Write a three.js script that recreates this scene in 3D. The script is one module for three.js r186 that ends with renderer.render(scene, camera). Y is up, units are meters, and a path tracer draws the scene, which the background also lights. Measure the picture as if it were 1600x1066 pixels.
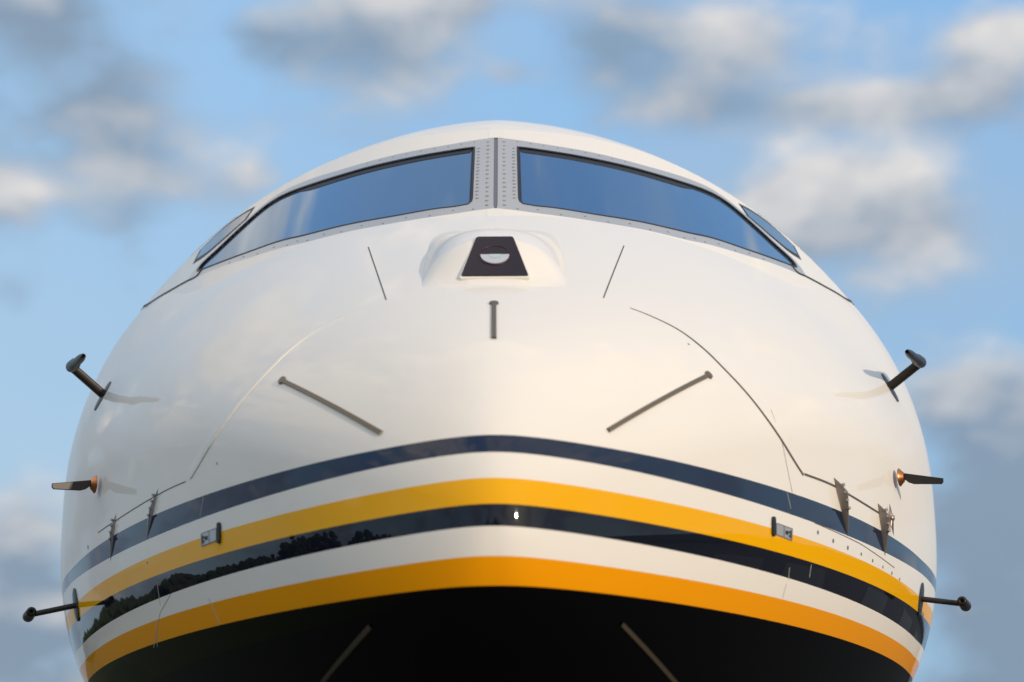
import * as THREE from 'three';
import { mergeGeometries, toCreasedNormals } from 'three/addons/utils/BufferGeometryUtils.js';
import { RoundedBoxGeometry } from 'three/addons/geometries/RoundedBoxGeometry.js';
import { ImprovedNoise } from 'three/addons/math/ImprovedNoise.js';

const scene = new THREE.Scene();
// ---------------------------------------------------------------- camera, sky, sun, exposure
const camera = new THREE.PerspectiveCamera(2 * Math.atan(533 / 2600) * 180 / Math.PI, 1024 / 682, 0.05, 6000);
camera.position.set(0.02485, 1.62, 2.772);
camera.rotation.set(16.05 * Math.PI / 180, -0.003467, -0.45 * Math.PI / 180, 'YXZ');
camera.focus = 4.0;
camera.userData.fStop = 3.0;
const renderer = new THREE.WebGLRenderer({ antialias: true });
renderer.toneMapping = THREE.LinearToneMapping;
renderer.toneMappingExposure = 1.13;
renderer.shadowMap.enabled = true;

const SUN_AZ = 39 * Math.PI / 180, SUN_EL = 9.2 * Math.PI / 180;      // from the camera side, to the right
const toSun = new THREE.Vector3(Math.sin(SUN_AZ) * Math.cos(SUN_EL), Math.sin(SUN_EL), Math.cos(SUN_AZ) * Math.cos(SUN_EL));
const sun = new THREE.DirectionalLight(new THREE.Color().setRGB(1.0, 0.82, 0.63), 1.85);
sun.position.copy(toSun).multiplyScalar(60);
sun.castShadow = true;
sun.shadow.radius = 1.8;
Object.assign(sun.shadow.camera, { left: -12, right: 12, top: 12, bottom: -12, near: 1, far: 140 });
sun.shadow.mapSize.set(2048, 2048);
scene.add(sun, sun.target);

// the sky: blue, paler and warmer low down and round the sun, with broken grey and white cumulus all round
function makeSky(w, h) {
  const noise = new ImprovedNoise(), data = new Float32Array(w * h * 4);
  const fbm = (x, y, z, n) => { let a = 0, s = 0.5, f = 1; for (let i = 0; i < n; i++) { a += s * noise.noise(x * f + i * 7.3, y * f + i * 3.1, z * f + i * 5.7); s *= 0.5; f *= 2.07; } return a; };
  const ss = (a, b, v) => { const t = Math.min(1, Math.max(0, (v - a) / (b - a))); return t * t * (3 - 2 * t); };
  // clouds: azimuth, elevation, half-width, half-height (degrees), cover, lightness 0 grey .. 1 sunlit
  const clouds = [
    [-16.5, 25.2, 4.2, 2.9, 1.0, -0.12], [-13.6, 22.8, 2.4, 1.6, 0.7, 0.2], [-19.5, 20.5, 2.5, 2.0, 0.7, 0.15], [-9.2, 26.0, 1.5, 1.0, 0.6, 0.15], [-5.3, 26.2, 3.8, 2.2, 0.95, 0.32], [-1.6, 27.6, 2.0, 1.0, 0.8, 0.55], [0.3, 25.2, 1.2, 0.6, 0.7, 0.52],
    [4.2, 26.2, 2.6, 2.3, 0.95, 0.18], [8.8, 25.9, 3.4, 2.1, 1.0, 0.63], [7.6, 23.8, 3.0, 1.0, 0.7, 0.25], [12.4, 23.5, 3.2, 0.75, 0.75, 0.52],
    [17.8, 25.2, 2.2, 1.2, 1.0, 0.67], [17.0, 23.4, 2.4, 1.1, 0.75, 0.2], [11.4, 21.0, 3.2, 1.6, 0.9, 0.70], [13.6, 19.4, 4.0, 1.7, 0.95, 0.52], [9.4, 19.6, 2.2, 1.2, 0.7, 0.3],
    [-17.6, 20.2, 1.0, 0.7, 0.85, 0.70], [-13.6, 19.7, 1.2, 1.1, 0.55, 0.15], [-11.6, 20.9, 3.2, 1.4, 0.5, 0.4], [-17.4, 17.0, 1.3, 1.0, 0.65, 0.2], [-9.2, 21.4, 1.3, 1.0, 0.5, 0.59],
    [-16.6, 9.8, 2.0, 1.5, 1.0, 0.67], [-17.5, 8.0, 2.6, 1.2, 1.0, -0.2], [-15.8, 6.5, 2.2, 1.2, 0.9, -0.2], [-18.5, 5.6, 3.2, 1.7, 1.1, -0.2], [-14.6, 4.4, 1.8, 0.7, 0.7, 0.44],
    [16.4, 13.6, 3.4, 1.3, 0.95, 0.45], [16.6, 11.4, 3.6, 1.8, 1.0, -0.1], [16.0, 8.8, 3.6, 1.6, 1.0, -0.3], [16.8, 6.2, 3.6, 1.8, 1.0, -0.15], [15.5, 4.0, 4.5, 1.5, 0.9, 0.0],
    [-32, 39, 7, 5, 1.1, 1.0], [-37, 34, 8, 4.5, 1.0, 0.8], [34, 36, 5, 4, 0.6, 0.5],
    [-120, 37, 26, 10, 1.0, 2.5], [110, 33, 18, 8, 0.9, 1.7], [-75, 37, 26, 10, 1.1, 2.7], [80, 27, 20, 5, 0.8, 1.5], [-62, 46, 18, 9, 0.9, 2.2], [64, 42, 14, 8, 0.8, 1.6], [-100, 52, 24, 10, 0.9, 1.7], [-150, 60, 40, 10, 0.8, 1.6], [160, 48, 26, 9, 0.8, 1.6],  // out-of-view clouds, made overbright to lift the light on the flanks
  ];
  const d2r = Math.PI / 180;
  for (let j = 0; j < h; j++) {
    const el = ((j + 0.5) / h - 0.5) * Math.PI, y = Math.sin(el), c = Math.cos(el), elDeg = el / d2r;
    for (let i = 0; i < w; i++) {
      const lon = ((i + 0.5) / w - 0.5) * 2 * Math.PI, x = c * Math.cos(lon), z = c * Math.sin(lon), k = (j * w + i) * 4;
      let r, g, b;
      if (elDeg < -1) { r = 0.24; g = 0.27; b = 0.3; } else {
        const az = Math.atan2(x, -z) / d2r, e = Math.max(0, elDeg);
        // clear air
        const t = ss(0, 34, e), q = ss(26, 75, e);
        const side = Math.tanh(3 * Math.sin(az * d2r)) * Math.max(0, Math.cos(az * d2r));
        r = (0.345 - 0.095 * t) * (1 - 0.20 * side); g = (0.505 - 0.045 * t) * (1 - 0.10 * side); b = (0.65 + 0.09 * t) * (1 - 0.03 * side);
        r += (0.095 - r) * q; g += (0.245 - g) * q; b += (0.52 - b) * q;
        const mu = Math.max(-1, Math.min(1, x * toSun.x + y * toSun.y + z * toSun.z)), a = Math.acos(mu) / d2r, glow = Math.exp(-((a / 14) ** 2)), wide = Math.exp(-((a / 45) ** 2));
        r += 1.1 * glow + 0.26 * wide; g += 0.8 * glow + 0.17 * wide; b += 0.42 * glow + 0.05 * wide;
        // thin high veil
        const vl = 0.42 * ss(-0.12, 0.34, fbm(x * 3.1 + 40, y * 5.5, z * 3.1, 4)) * ss(-2, 10, e); r += (0.37 - r) * vl; g += (0.45 - g) * vl; b += (0.56 - b) * vl;
        // a low slate bank all round
        const bank = 0.85 * ss(-0.10, 0.16, fbm(x * 4.3 - 7, y * 11 + 3, z * 4.3, 4)) * (1 - ss(13, 24, e)) * ss(18, 32, Math.abs(az)) * (1 - glow); r += (0.27 - r) * bank; g += (0.325 - g) * bank; b += (0.42 - b) * bank;
        // broken cloud
        const px = x / (y + 0.18), pz = z / (y + 0.18);
        const n1 = fbm(x * 7.5, y * 13, z * 7.5, 5), n2 = fbm(x * 19 + 3, y * 30 + 8, z * 19 - 5, 4), field = fbm(px * 0.9 + 20, 4, pz * 0.9 - 11, 4);
        let cover = Math.abs(az) < 45 && elDeg < 66 ? 0 : ss(0.0, 0.26, field + 0.2 * n1 + 0.10) * 0.95 * ss(15, 27, e), lightness = 1.45 + 1.3 * n1, wsum = 0.0001, lsum = 0.0001 * 0.5;
        for (const [ca, ce, ra, re, m, l] of clouds) {
          let da = az - ca; if (da > 180) da -= 360; else if (da < -180) da += 360;
          const u = da / ra, v = (elDeg - ce) / re; if (Math.abs(u) > 3.4 || Math.abs(v) > 3.4) continue;
          const wgt = m * Math.exp(-(u * u + v * v) * 1.1); wsum += wgt; lsum += wgt * (l + 0.22 * v);
        }
        const mine = ss(0.06, 0.98, wsum * 0.95 + 1.1 * n1 + 0.6 * n2);
        if (mine > cover) { cover = mine; lightness = lsum / wsum + 0.9 * (n1 - fbm(x * 7.5, y * 13 + 0.28, z * 7.5, 4)) + 0.55 * n1 + 0.6 * n2; }
        lightness = Math.min(2.7, Math.max(0, lightness));
        const hz = ss(0, 12, e), cr = 0.215 + 0.45 * lightness, cg = 0.285 + 0.355 * lightness, cb = 0.375 + 0.245 * lightness;
        const low = 0.84 + 0.16 * hz, al = cover * 0.9;
        r += (cr * low + 0.7 * glow - r) * al; g += (cg * low + 0.45 * glow - g) * al; b += (cb * low + 0.2 * glow - b) * al;
      }
      data[k] = r; data[k + 1] = g; data[k + 2] = b; data[k + 3] = 1;
    }
  }
  const t = new THREE.DataTexture(data, w, h, THREE.RGBAFormat, THREE.FloatType);
  t.mapping = THREE.EquirectangularReflectionMapping; t.minFilter = t.magFilter = THREE.LinearFilter; t.needsUpdate = true;
  return t;
}
scene.background = makeSky(3072, 1536);
scene.environment = scene.background;

// ---------------------------------------------------------------- helpers
let seed = 7;
const rnd = () => { seed = (seed * 1664525 + 1013904223) >>> 0; return seed / 4294967296; };
const V3 = (x, y, z) => new THREE.Vector3(x, y, z);
const names = {};
const numbered = (n) => { const k = names[n] = (names[n] ?? -1) + 1; return k ? `${n}_${String(k).padStart(3, '0')}` : n; };
function tag(o, label, category, kind, group) { o.userData = { ...o.userData, ...(label && { label }), ...(category && { category }), ...(kind && { kind }), ...(group && { group }) }; return o; }
function mesh(name, geometry, material, parent = scene, label) {
  const m = new THREE.Mesh(geometry, material); m.name = parent === scene ? numbered(name) : name; m.castShadow = m.receiveShadow = true;
  if (label) m.userData.label = label; parent.add(m); return m;
}
function thing(name, label, category, [x, y, z] = [0, 0, 0]) { const g = new THREE.Group(); g.name = numbered(name); g.position.set(x, y, z); scene.add(g); return tag(g, label, category); }
// ---------------------------------------------------------------- shape of the aircraft's nose
// Lengths below are in hull units (1 unit = K metres): x to the right, y up from eye level, s aft of the nose tip.
const K = 0.84, EYE = 1.62;
const clamp = (v, a, b) => Math.min(b, Math.max(a, v));
const lerp = (a, b, t) => a + (b - a) * t;
const smooth5 = (t) => { t = clamp(t, 0, 1); return t * t * t * (t * (6 * t - 15) + 10); };
const taper = (s, W, L, a, b) => { const u = 1 - Math.pow(1 - clamp(s / L, 0, 1), a); return W * Math.sqrt(u) * Math.pow((u + 0.03) / 1.03, b - 0.5); };
const halfWidth = (s) => taper(s, 1.5054, 2.4213, 1.2957, 0.7332);
const depthBelow = (s) => taper(s, 1.0907, 2.4635, 2.3684, 0.5164);
const waterline = (s) => 0.5962 + 0.4404 * (1 - Math.exp(-s / 0.6977));
function noseTop(s) {
  const t = 0.5962 + 0.6409 * s + 0.3047 * Math.sqrt(1 - Math.exp(-s / 0.1356)), c = 2.4037, k = 0.22;
  return Math.min(t, c) - k * Math.log1p(Math.exp(-Math.abs(t - c) / k));
}
const upperExponent = (s) => 1.9252 + -0.1518 * smooth5(s / 1.2) + 0.5253 * smooth5((s - 1.5) / 1.2);
// signed level: below 0 inside; in units of length
// |v| with a rounded corner at 0, and its inverse
const ROUND = 0.004, soft = (v) => (Math.sqrt(v * v + ROUND * ROUND) - ROUND) / (Math.sqrt(1 + ROUND * ROUND) - ROUND);
const unsoft = (q) => { const a = q * (Math.sqrt(1 + ROUND * ROUND) - ROUND) + ROUND; return Math.sqrt(Math.max(0, a * a - ROUND * ROUND)); };
function noseLevel(x, y, s) {
  if (s < 0) return -s + Math.hypot(x, y - 0.656) * 0.2 + 0.01;
  s = Math.max(s, 1e-5);
  const w = halfWidth(s), m = waterline(s), up = y > m, h = up ? Math.max(noseTop(s) - m, 1e-4) : depthBelow(s), e = up ? upperExponent(s) : 2.6273;
  return (Math.pow(Math.pow(soft(x / w), e) + Math.pow(soft((y - m) / h), e), 1 / e) - 1) * w;
}
// half-breadth of the nose at height y and station s (NaN where there is none)
function noseHalf(y, s) {
  const w = halfWidth(s), m = waterline(s), up = y > m, h = up ? Math.max(noseTop(s) - m, 1e-4) : depthBelow(s), e = up ? upperExponent(s) : 2.6273;
  const q = 1 - Math.pow(soft((y - m) / h), e);
  if (q <= 0) return 0;
  return w * unsoft(Math.pow(q, 1 / e));
}
const paneHeight = (x, s) => 0.575 + 0.9 * s - 0.085 * Math.abs(x) - 0.505 * x * x;
const paneStation = (x, y) => (y - 0.575 + 0.085 * Math.abs(x) + 0.505 * x * x) / 0.9;
const roofTop = (s) => s < 1.741 ? 2.142 + 0.3 * (s - 1.741) : 2.615 - 0.473 * Math.exp(-(s - 1.741) / 0.6);
// a faint crease runs aft along the middle of the roof
const ridge = (x, s) => 0.010 * Math.exp(-Math.abs(x) / 0.14) * Math.exp(-(s - 1.7) / 0.8);
function roofLevel(x, y, s) {
  const w = halfWidth(s) * 1.0179, m = waterline(s), h = Math.max(roofTop(s) - m, 0.05) + ridge(x, s), e = 1.8103;
  return (Math.pow(Math.pow(soft(x / w), e) + Math.pow(soft((y - m) / h), e), 1 / e) - 1) * w;
}
const paneLevel = (x, y, s) => (y - paneHeight(x, s)) * 0.74;
const hullLevel = (x, y, s) => Math.min(noseLevel(x, y, s), Math.max(roofLevel(x, y, s), paneLevel(x, y, s)));
function gradient(f, x, y, s) {
  const d = Math.min(0.003, 0.3 * s + 2e-5), g = [f(x + d, y, s) - f(x - d, y, s), f(x, y + d, s) - f(x, y - d, s), f(x, y, s + d) - f(x, y, s - d)];
  const l = Math.hypot(...g); return g.map((v) => v / l);
}
// ---------------------------------------------------------------- points on the hull
const world = (x, y, s) => V3(K * x, EYE + K * y, -K * s);
const dirOf = (g) => V3(g[0], g[1], -g[2]).normalize();
function stationAt(x, y) {                                             // where the line of sight down the axis meets the nose
  let a = 1e-5, b = a;
  for (; b < 6; b += 0.01) if (noseLevel(x, y, b) < 0) break;
  a = Math.max(1e-5, b - 0.01);
  for (let i = 0; i < 30; i++) { const m = (a + b) / 2; noseLevel(x, y, m) < 0 ? b = m : a = m; }
  return b;
}
const onNose = (x, y) => { const s = stationAt(x, y); return { p: world(x, y, s), n: dirOf(gradient(noseLevel, x, y, s)) }; };
const noseHeight = (x, s) => { const w = halfWidth(s), m = waterline(s), e = upperExponent(s), q = 1 - Math.pow(soft(x / w), e); return q <= 0 ? m : m + (noseTop(s) - m) * unsoft(Math.pow(q, 1 / e)); };
const solve = (f, a, b) => { const fa = f(a); for (let i = 0; i < 50; i++) { const m = (a + b) / 2; (f(m) < 0) === (fa < 0) ? a = m : b = m; } return (a + b) / 2; };

// sheet metal is never quite true: a slight waviness
const wave = new ImprovedNoise(), ripple = (x, y, s) => { const k = 0.006 * smooth5((s - 0.1) / 0.5); return V3(wave.noise(x * 7, y * 9, s * 7) * k, wave.noise(x * 7 + 9, y * 9 + 4, s * 7) * k, wave.noise(x * 7 - 5, y * 9, s * 7 + 8) * k); };

// a sheet from a table of { p, n } points
function sheet(rows, keep) {
  const R = rows.length, C = rows[0].length, pos = new Float32Array(R * C * 3), nor = new Float32Array(R * C * 3), uv = new Float32Array(R * C * 2), idx = [];
  rows.forEach((row, i) => row.forEach(({ p, n, u }, j) => { const k = i * C + j; p.toArray(pos, k * 3); n.toArray(nor, k * 3); uv[k * 2] = u ? u[0] : j / (C - 1); uv[k * 2 + 1] = u ? u[1] : i / (R - 1); }));
  const P = (k) => V3(pos[k * 3], pos[k * 3 + 1], pos[k * 3 + 2]), a = V3(), b = V3();
  const face = (i, j, k) => {
    if (keep && !keep(i, j, k, pos)) return;
    const pi = P(i), n = V3(nor[i * 3], nor[i * 3 + 1], nor[i * 3 + 2]);
    a.subVectors(P(j), pi); b.subVectors(P(k), pi); const c = V3().crossVectors(a, b);
    if (c.lengthSq() < 1e-16) return;
    c.dot(n) > 0 ? idx.push(i, j, k) : idx.push(i, k, j);
  };
  for (let i = 0; i + 1 < R; i++) for (let j = 0; j + 1 < C; j++) { const k = i * C + j; face(k, k + 1, k + C + 1); face(k, k + C + 1, k + C); }
  const g = new THREE.BufferGeometry();
  g.setAttribute('position', new THREE.BufferAttribute(pos, 3)); g.setAttribute('normal', new THREE.BufferAttribute(nor, 3)); g.setAttribute('uv', new THREE.BufferAttribute(uv, 2)); g.setIndex(idx);
  return g;
}

// ---------------------------------------------------------------- materials
const C = (r, g, b) => new THREE.Color().setRGB(r, g, b);
const phys = (o) => new THREE.MeshPhysicalMaterial(o);
const gloss = (r, g, b, extra = {}) => phys({ color: C(r, g, b), roughness: 0.6, specularIntensity: 0.0, clearcoat: 0.8, clearcoatRoughness: 0.02, ...extra });
const whitePaint = gloss(0.88, 0.838, 0.765, { clearcoat: 0.5 }), navyPaint = gloss(0.012, 0.023, 0.055), blackPaint = gloss(0.008, 0.010, 0.018), yellowPaint = gloss(0.94, 0.46, 0.002, { clearcoat: 0.45 }), orangePaint = gloss(0.90, 0.34, 0.001, { clearcoat: 0.45 }), bellyPaint = gloss(0.0012, 0.0013, 0.002, { clearcoat: 0.3 });
const bareMetal = phys({ color: C(0.58, 0.57, 0.545), metalness: 0.45, roughness: 0.36 });
const darkMetal = phys({ color: C(0.020, 0.014, 0.010), metalness: 0.15, roughness: 0.42 });
const sunTintedBronze = phys({ color: C(0.50, 0.20, 0.075), metalness: 0.9, roughness: 0.35 });  // vane hubs: orange reflection of the low sun put into the bronze colour
const stripMetal = phys({ color: C(0.17, 0.14, 0.10), metalness: 0.4, roughness: 0.5 });
const rubber = phys({ color: C(0.018, 0.020, 0.026), roughness: 0.55 });
const sealant = phys({ color: C(0.15, 0.17, 0.20), roughness: 0.6 });
const seamPaint = phys({ color: C(0.10, 0.09, 0.08), roughness: 0.7 });
const fastenerMetal = phys({ color: C(0.31, 0.31, 0.31), metalness: 0.7, roughness: 0.45 });
const paneGlass = phys({ color: C(0.19, 0.31, 0.45), metalness: 0.74, roughness: 0.03, ior: 1.8, transmission: 0.1, thickness: 0, specularIntensity: 1 });
const sideGlass = phys({ color: C(0.10, 0.14, 0.18), roughness: 0.03, ior: 1.7, clearcoat: 0.5 });
const trimDark = phys({ color: C(0.02, 0.019, 0.02), roughness: 0.8 });

// ---------------------------------------------------------------- the aircraft
const jet = thing('business_jet', 'white business jet seen nose-on from below, with navy, yellow, black and orange stripes', 'aircraft');

// painted edges: height of each edge on the centreline, then how it leaves that height with the distance from it
const EDGES = [[0.449, -0.002, 0.012, -0.012], [0.506, -0.007, 0.017, -0.016], [0.565, -0.007, 0.001, -0.012], [0.610, -0.006, 0.015, -0.010], [0.664, -0.008, 0.018, -0.014], [0.720, -0.007, -0.012, 0.008], [0.759, -0.008, 0.030, -0.016]];
const edgeShift = (e, x) => { x = Math.min(Math.abs(x), 1.3); return e[1] * x * x / (x * x + 0.04) + e[2] * x * x + e[3] * x ** 4; };
const TAIL = 8.5;
function waterRow(y0, shift, cols = 190) {                             // one line round the nose at about the height y0
  const yAt = (x) => y0 + shift(x);
  let s0 = 1e-4;
  const open = y0 > 0.5962 ? (s) => noseTop(s) - y0 : (s) => y0 - (waterline(s) - depthBelow(s));
  if (open(2e-5) < 0) s0 = solve(open, 2e-5, y0 > 0.5962 ? 3.2 : 1.9); else s0 = 2e-5;
  const half = [];
  for (let j = 0; j <= cols; j++) {
    const t = j / cols, s = s0 + 1.9 * t * t + (TAIL - s0 - 1.9) * t ** 7;
    let x = noseHalf(y0, s); for (let k = 0; k < 5; k++) x = noseHalf(yAt(x), s);
    if (!j) x = 0;
    half.push([x, yAt(x), s]);
  }
  const pt = ([x, y, s], side) => ({ p: world(side * x, y, s), n: dirOf(gradient(noseLevel, side * x, y, Math.max(s, 2e-5))).add(ripple(side * x, y, s)).normalize() });
  return [...half.slice(1).reverse().map((q) => pt(q, -1)), ...half.map((q) => pt(q, 1))];
}
function band(e0, e1, n) {
  const rows = [];
  for (let i = 0; i <= n; i++) { const t = i / n; rows.push(waterRow(lerp(e0[0], e1[0], t), (x) => lerp(edgeShift(e0, x), edgeShift(e1, x), t))); }
  return rows;
}
const stripe = (name, i, m, label) => mesh(name, sheet(band(EDGES[i], EDGES[i + 1], i === 2 ? 44 : 14)), m, jet, label);
stripe('orange_stripe', 0, orangePaint, 'lowest stripe, deep orange above the black belly');
stripe('white_stripe', 1, whitePaint, 'white band between the orange and the black stripe');
stripe('black_stripe', 2, blackPaint, 'glossy black stripe mirroring the low sun');
stripe('yellow_stripe', 3, yellowPaint, 'golden yellow stripe across the nose');
stripe('white_stripe', 4, whitePaint, 'white band between the yellow and the navy stripe');
stripe('navy_stripe', 5, navyPaint, 'topmost stripe, navy blue');

// white skin above the stripes, in front of (radome) and behind the panel line
const PANEL = [[0.70, 0.70], [0.823, 0.774], [0.842, 0.744], [0.877, 0.696], [0.932, 0.64], [0.987, 0.611], [1.049, 0.595], [1.101, 0.599], [1.151, 0.604], [1.2, 0.583], [1.3, 0.5]];
const panelStation = (y) => { for (let i = 0; i + 1 < PANEL.length; i++) if (y <= PANEL[i + 1][0]) return lerp(PANEL[i][1], PANEL[i + 1][1], clamp((y - PANEL[i][0]) / (PANEL[i + 1][0] - PANEL[i][0]), 0, 1)); return 0; };
{
  const rows = [], N = 130, top = 2.02, e = EDGES[6];
  for (let i = 0; i <= N; i++) { const y0 = lerp(e[0], top, i / N), f = 1 - smooth5((y0 - e[0]) / 0.35); rows.push(waterRow(y0, (x) => f * edgeShift(e, x))); }
  const inside = (p, k) => { const x = p[k * 3] / K, y = (p[k * 3 + 1] - EYE) / K, s = -p[k * 3 + 2] / K; return { out: y < 1.6 || Math.max(roofLevel(x, y, s), paneLevel(x, y, s)) > -0.06, radome: y < 1.3 && s < panelStation(y) }; };
  mesh('radome', sheet(rows, (a, b, c, p) => { const q = inside(p, a); return q.out && q.radome; }), whitePaint, jet, 'white nose cone inside the curved panel line');
  mesh('fuselage_skin', sheet(rows, (a, b, c, p) => { const q = inside(p, a); return !q.radome && (q.out || inside(p, b).out || inside(p, c).out); }), whitePaint, jet, 'white fuselage skin below and beside the windshield');
}
{
  const e = EDGES[0], rows = [], N = 60, M = 150, s00 = solve((s) => e[0] - (waterline(s) - depthBelow(s)), 1e-6, 1.9);
  for (let j = 0; j <= M; j++) {
    const t = j / M, s = s00 + 1.9 * t * t + (TAIL - s00 - 1.9) * t ** 7 + 1e-6, row = [];
    let x = noseHalf(e[0], s); for (let k = 0; k < 5; k++) x = noseHalf(e[0] + edgeShift(e, x), s);
    const m = waterline(s), h = depthBelow(s), a0 = Math.asin(clamp((m - e[0] - edgeShift(e, x)) / h, -1, 1));
    for (let i = -N; i <= N; i++) { const a = lerp(Math.PI / 2, a0, Math.abs(i) / N), y = m - h * Math.sin(a), xx = Math.sign(i) * (i ? noseHalf(y, s) : 0); row.push({ p: world(xx, y, s), n: dirOf(gradient(noseLevel, xx, y, s)) }); }
    rows.push(row);
  }
  mesh('belly', sheet(rows), bellyPaint, jet, 'black glossy underside below the orange stripe');
}
// roof of the cabin: from the top edge of the windshield aft
const roofPoint = (a, s) => { const w = halfWidth(s) * 1.0179, m = waterline(s), h = roofTop(s) - m, e = 1.8103, v = Math.cos(a); const x = Math.sign(a) * w * unsoft(Math.pow(Math.max(0, 1 - Math.pow(soft(v), e)), 1 / e)); return [x, m + (h + ridge(x, s)) * v, s]; };
const roofStart = (a) => { const f = (s) => { const [x, y] = roofPoint(a, s); return paneLevel(x, y, s); }; let s = 4.2; while (s > 1.2 && f(s) < 0) s -= 0.02; return s > 4.19 ? 4.2 : solve(f, s, s + 0.02); };
{
  const N = 90, A = Math.acos(0.25), start = [];
  const rows = [], M = 110;
  for (let i = -N; i <= N; i++) start.push(roofStart(A * i / N));
  for (let j = 0; j <= M; j++) {
    const row = [];
    for (let i = -N; i <= N; i++) { const s0 = start[i + N], t = j / M, s = s0 + 1.6 * t * t + Math.max(0, TAIL - s0 - 1.6) * t ** 5, q = roofPoint(A * i / N, s), n = dirOf(gradient(roofLevel, ...q)); q[0] *= 1 - 0.07 * smooth5((1.74 - q[1]) / 0.28); row.push({ p: world(...q), n }); }
    rows.push(row);
  }
  mesh('cabin_roof', sheet(rows, (a, q, c, p) => -p[a * 3 + 2] / K > 1.95 || (p[a * 3 + 1] - EYE) / K > 1.75), whitePaint, jet, 'white cabin roof above the windshield');
}

// ---- windshield: frame with two panes, on the two faces that meet at the centre post
const paneNormal = (x) => V3(0.085 * Math.sign(x) + 1.01 * x, 1, 0.9).normalize();
const onPane = (x, s, lift = 0) => { const n = paneNormal(x); return { p: world(x, paneHeight(x, s), s).addScaledVector(n, lift * K), n }; };
const paneFoot = (x) => { const f = (s) => noseLevel(x, paneHeight(x, s), s); let s = 3; while (s > 1 && f(s) > 0) s -= 0.01; return solve(f, s, s + 0.01); };
const paneHead = (x) => { const f = (s) => roofLevel(x, paneHeight(x, s), s); let s = 3; while (s > 1.3 && f(s) > 0) s -= 0.01; return solve(f, s, s + 0.01); };
const resample = (pts, n) => {                                        // n + 1 evenly spaced points on a polyline
  const d = [0]; for (let i = 1; i < pts.length; i++) d.push(d[i - 1] + Math.hypot(pts[i][0] - pts[i - 1][0], pts[i][1] - pts[i - 1][1]));
  return Array.from({ length: n + 1 }, (_, k) => { const t = d.at(-1) * k / n; let i = 1; while (i < d.length - 1 && d[i] < t) i++; const f = (t - d[i - 1]) / (d[i] - d[i - 1] || 1); return [lerp(pts[i - 1][0], pts[i][0], f), lerp(pts[i - 1][1], pts[i][1], f)]; });
};
const smoothLine = (pts) => new THREE.CatmullRomCurve3(pts.map(([a, b]) => V3(a, b, 0)), false, 'centripetal').getPoints(pts.length * 6).map((v) => [v.x, v.y]);
const span = (f, a, b, n) => Array.from({ length: n + 1 }, (_, i) => { const x = lerp(a, b, i / n); return [x, f(x)]; });
const PANE_LOW = smoothLine([[0.082, 1.318], [0.120, 1.318], [0.151, 1.325], [0.296, 1.364], [0.456, 1.450], [0.582, 1.537], [0.671, 1.620], [0.79, 1.731], [0.90, 1.855], [0.98, 1.957]]);
const PANE_OUT = smoothLine([[0.98, 1.957], [1.006, 2.000], [1.000, 2.024], [0.94, 2.020], [0.867, 2.026], [0.796, 2.032], [0.746, 2.014], [0.70, 1.982]]);
const PANE_TOP = smoothLine([[0.70, 1.982], [0.60, 1.902], [0.497, 1.833], [0.323, 1.747], [0.176, 1.704], [0.0695, 1.691]]);
const PANE_IN = [[0.0695, 1.691], [0.0695, 1.50], [0.0695, 1.345], [0.073, 1.327], [0.082, 1.318]];
const FRAME_LOW = smoothLine([[0.0060, 1.272], [0.14, 1.278], [0.30, 1.323], [0.45, 1.401], [0.575, 1.484], [0.655, 1.557], [0.78, 1.678], [0.90, 1.820], [1.005, 1.948]]);
const FRAME_OUT = smoothLine([[1.005, 1.948], [1.034, 2.005], [1.016, 2.046], [0.945, 2.044], [0.87, 2.052], [0.80, 2.058], [0.735, 2.040], [0.66, 1.990]]);
const FRAME_TOP = smoothLine([[0.66, 1.990], [0.50, 1.875], [0.338, 1.798], [0.166, 1.747], [0.0060, 1.741]]);
const loop = (parts, n) => parts.flatMap((p, i) => resample(p, n[i]).slice(0, -1));
const COUNTS = [64, 30, 56, 22];
const hole = loop([PANE_LOW, PANE_OUT, PANE_TOP, PANE_IN], COUNTS);
const inset = (pts, by) => pts.map((q, i) => {                        // moves a closed loop inwards by by(i)
  const a = pts[(i + pts.length - 1) % pts.length], b = pts[(i + 1) % pts.length], dx = b[0] - a[0], dy = b[1] - a[1], l = Math.hypot(dx, dy) || 1, k = by(i, q); return [q[0] - dy / l * k, q[1] + dx / l * k];
});
const n0 = COUNTS[0], n1 = n0 + COUNTS[1], n2 = n1 + COUNTS[2];
const sealWidth = (i) => i < n0 ? 0.004 : i < n1 ? 0.007 : i < n2 ? 0.008 + 0.017 * smooth5((i - n1) / 12) : 0.009;
const glassEdge = inset(hole, sealWidth);
const outerLoop = loop([FRAME_LOW, FRAME_OUT, FRAME_TOP, [[0.0060, 1.741], [0.0060, 1.272]]], COUNTS);
let XP = 1.0; while (XP < 1.3 && paneFoot(XP) < paneHead(XP)) XP += 0.004;                   // where foot and head of the two faces meet
const faceLoop = loop([span((x) => paneFoot(x) - 0.04, 0, 1.0, 60), [...span((x) => paneFoot(x) - 0.04, 1.0, XP, 12), ...span((x) => paneHead(x) + 0.003, XP, 0.66, 24)], span((x) => paneHead(x) + 0.003, 0.66, 0, 60), [[0.0060, 1.741], [0.0060, 1.272]]], COUNTS);
const closed = (pts) => [...pts, pts[0]];
const ring = (a, b, n, side, liftA = 0, liftB = 0) => sheet(Array.from({ length: n + 1 }, (_, k) => closed(a).map((q, i) => { const o = closed(b)[i], t = k / n; return onPane(side * lerp(q[0], o[0], t), lerp(q[1], o[1], t), lerp(liftA, liftB, t)); })));
for (const side of [-1, 1]) mesh('window_surround', ring(faceLoop, outerLoop, 10, side), whitePaint, jet, `white skin round the ${side < 0 ? 'left' : 'right'} windshield frame`);
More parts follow.
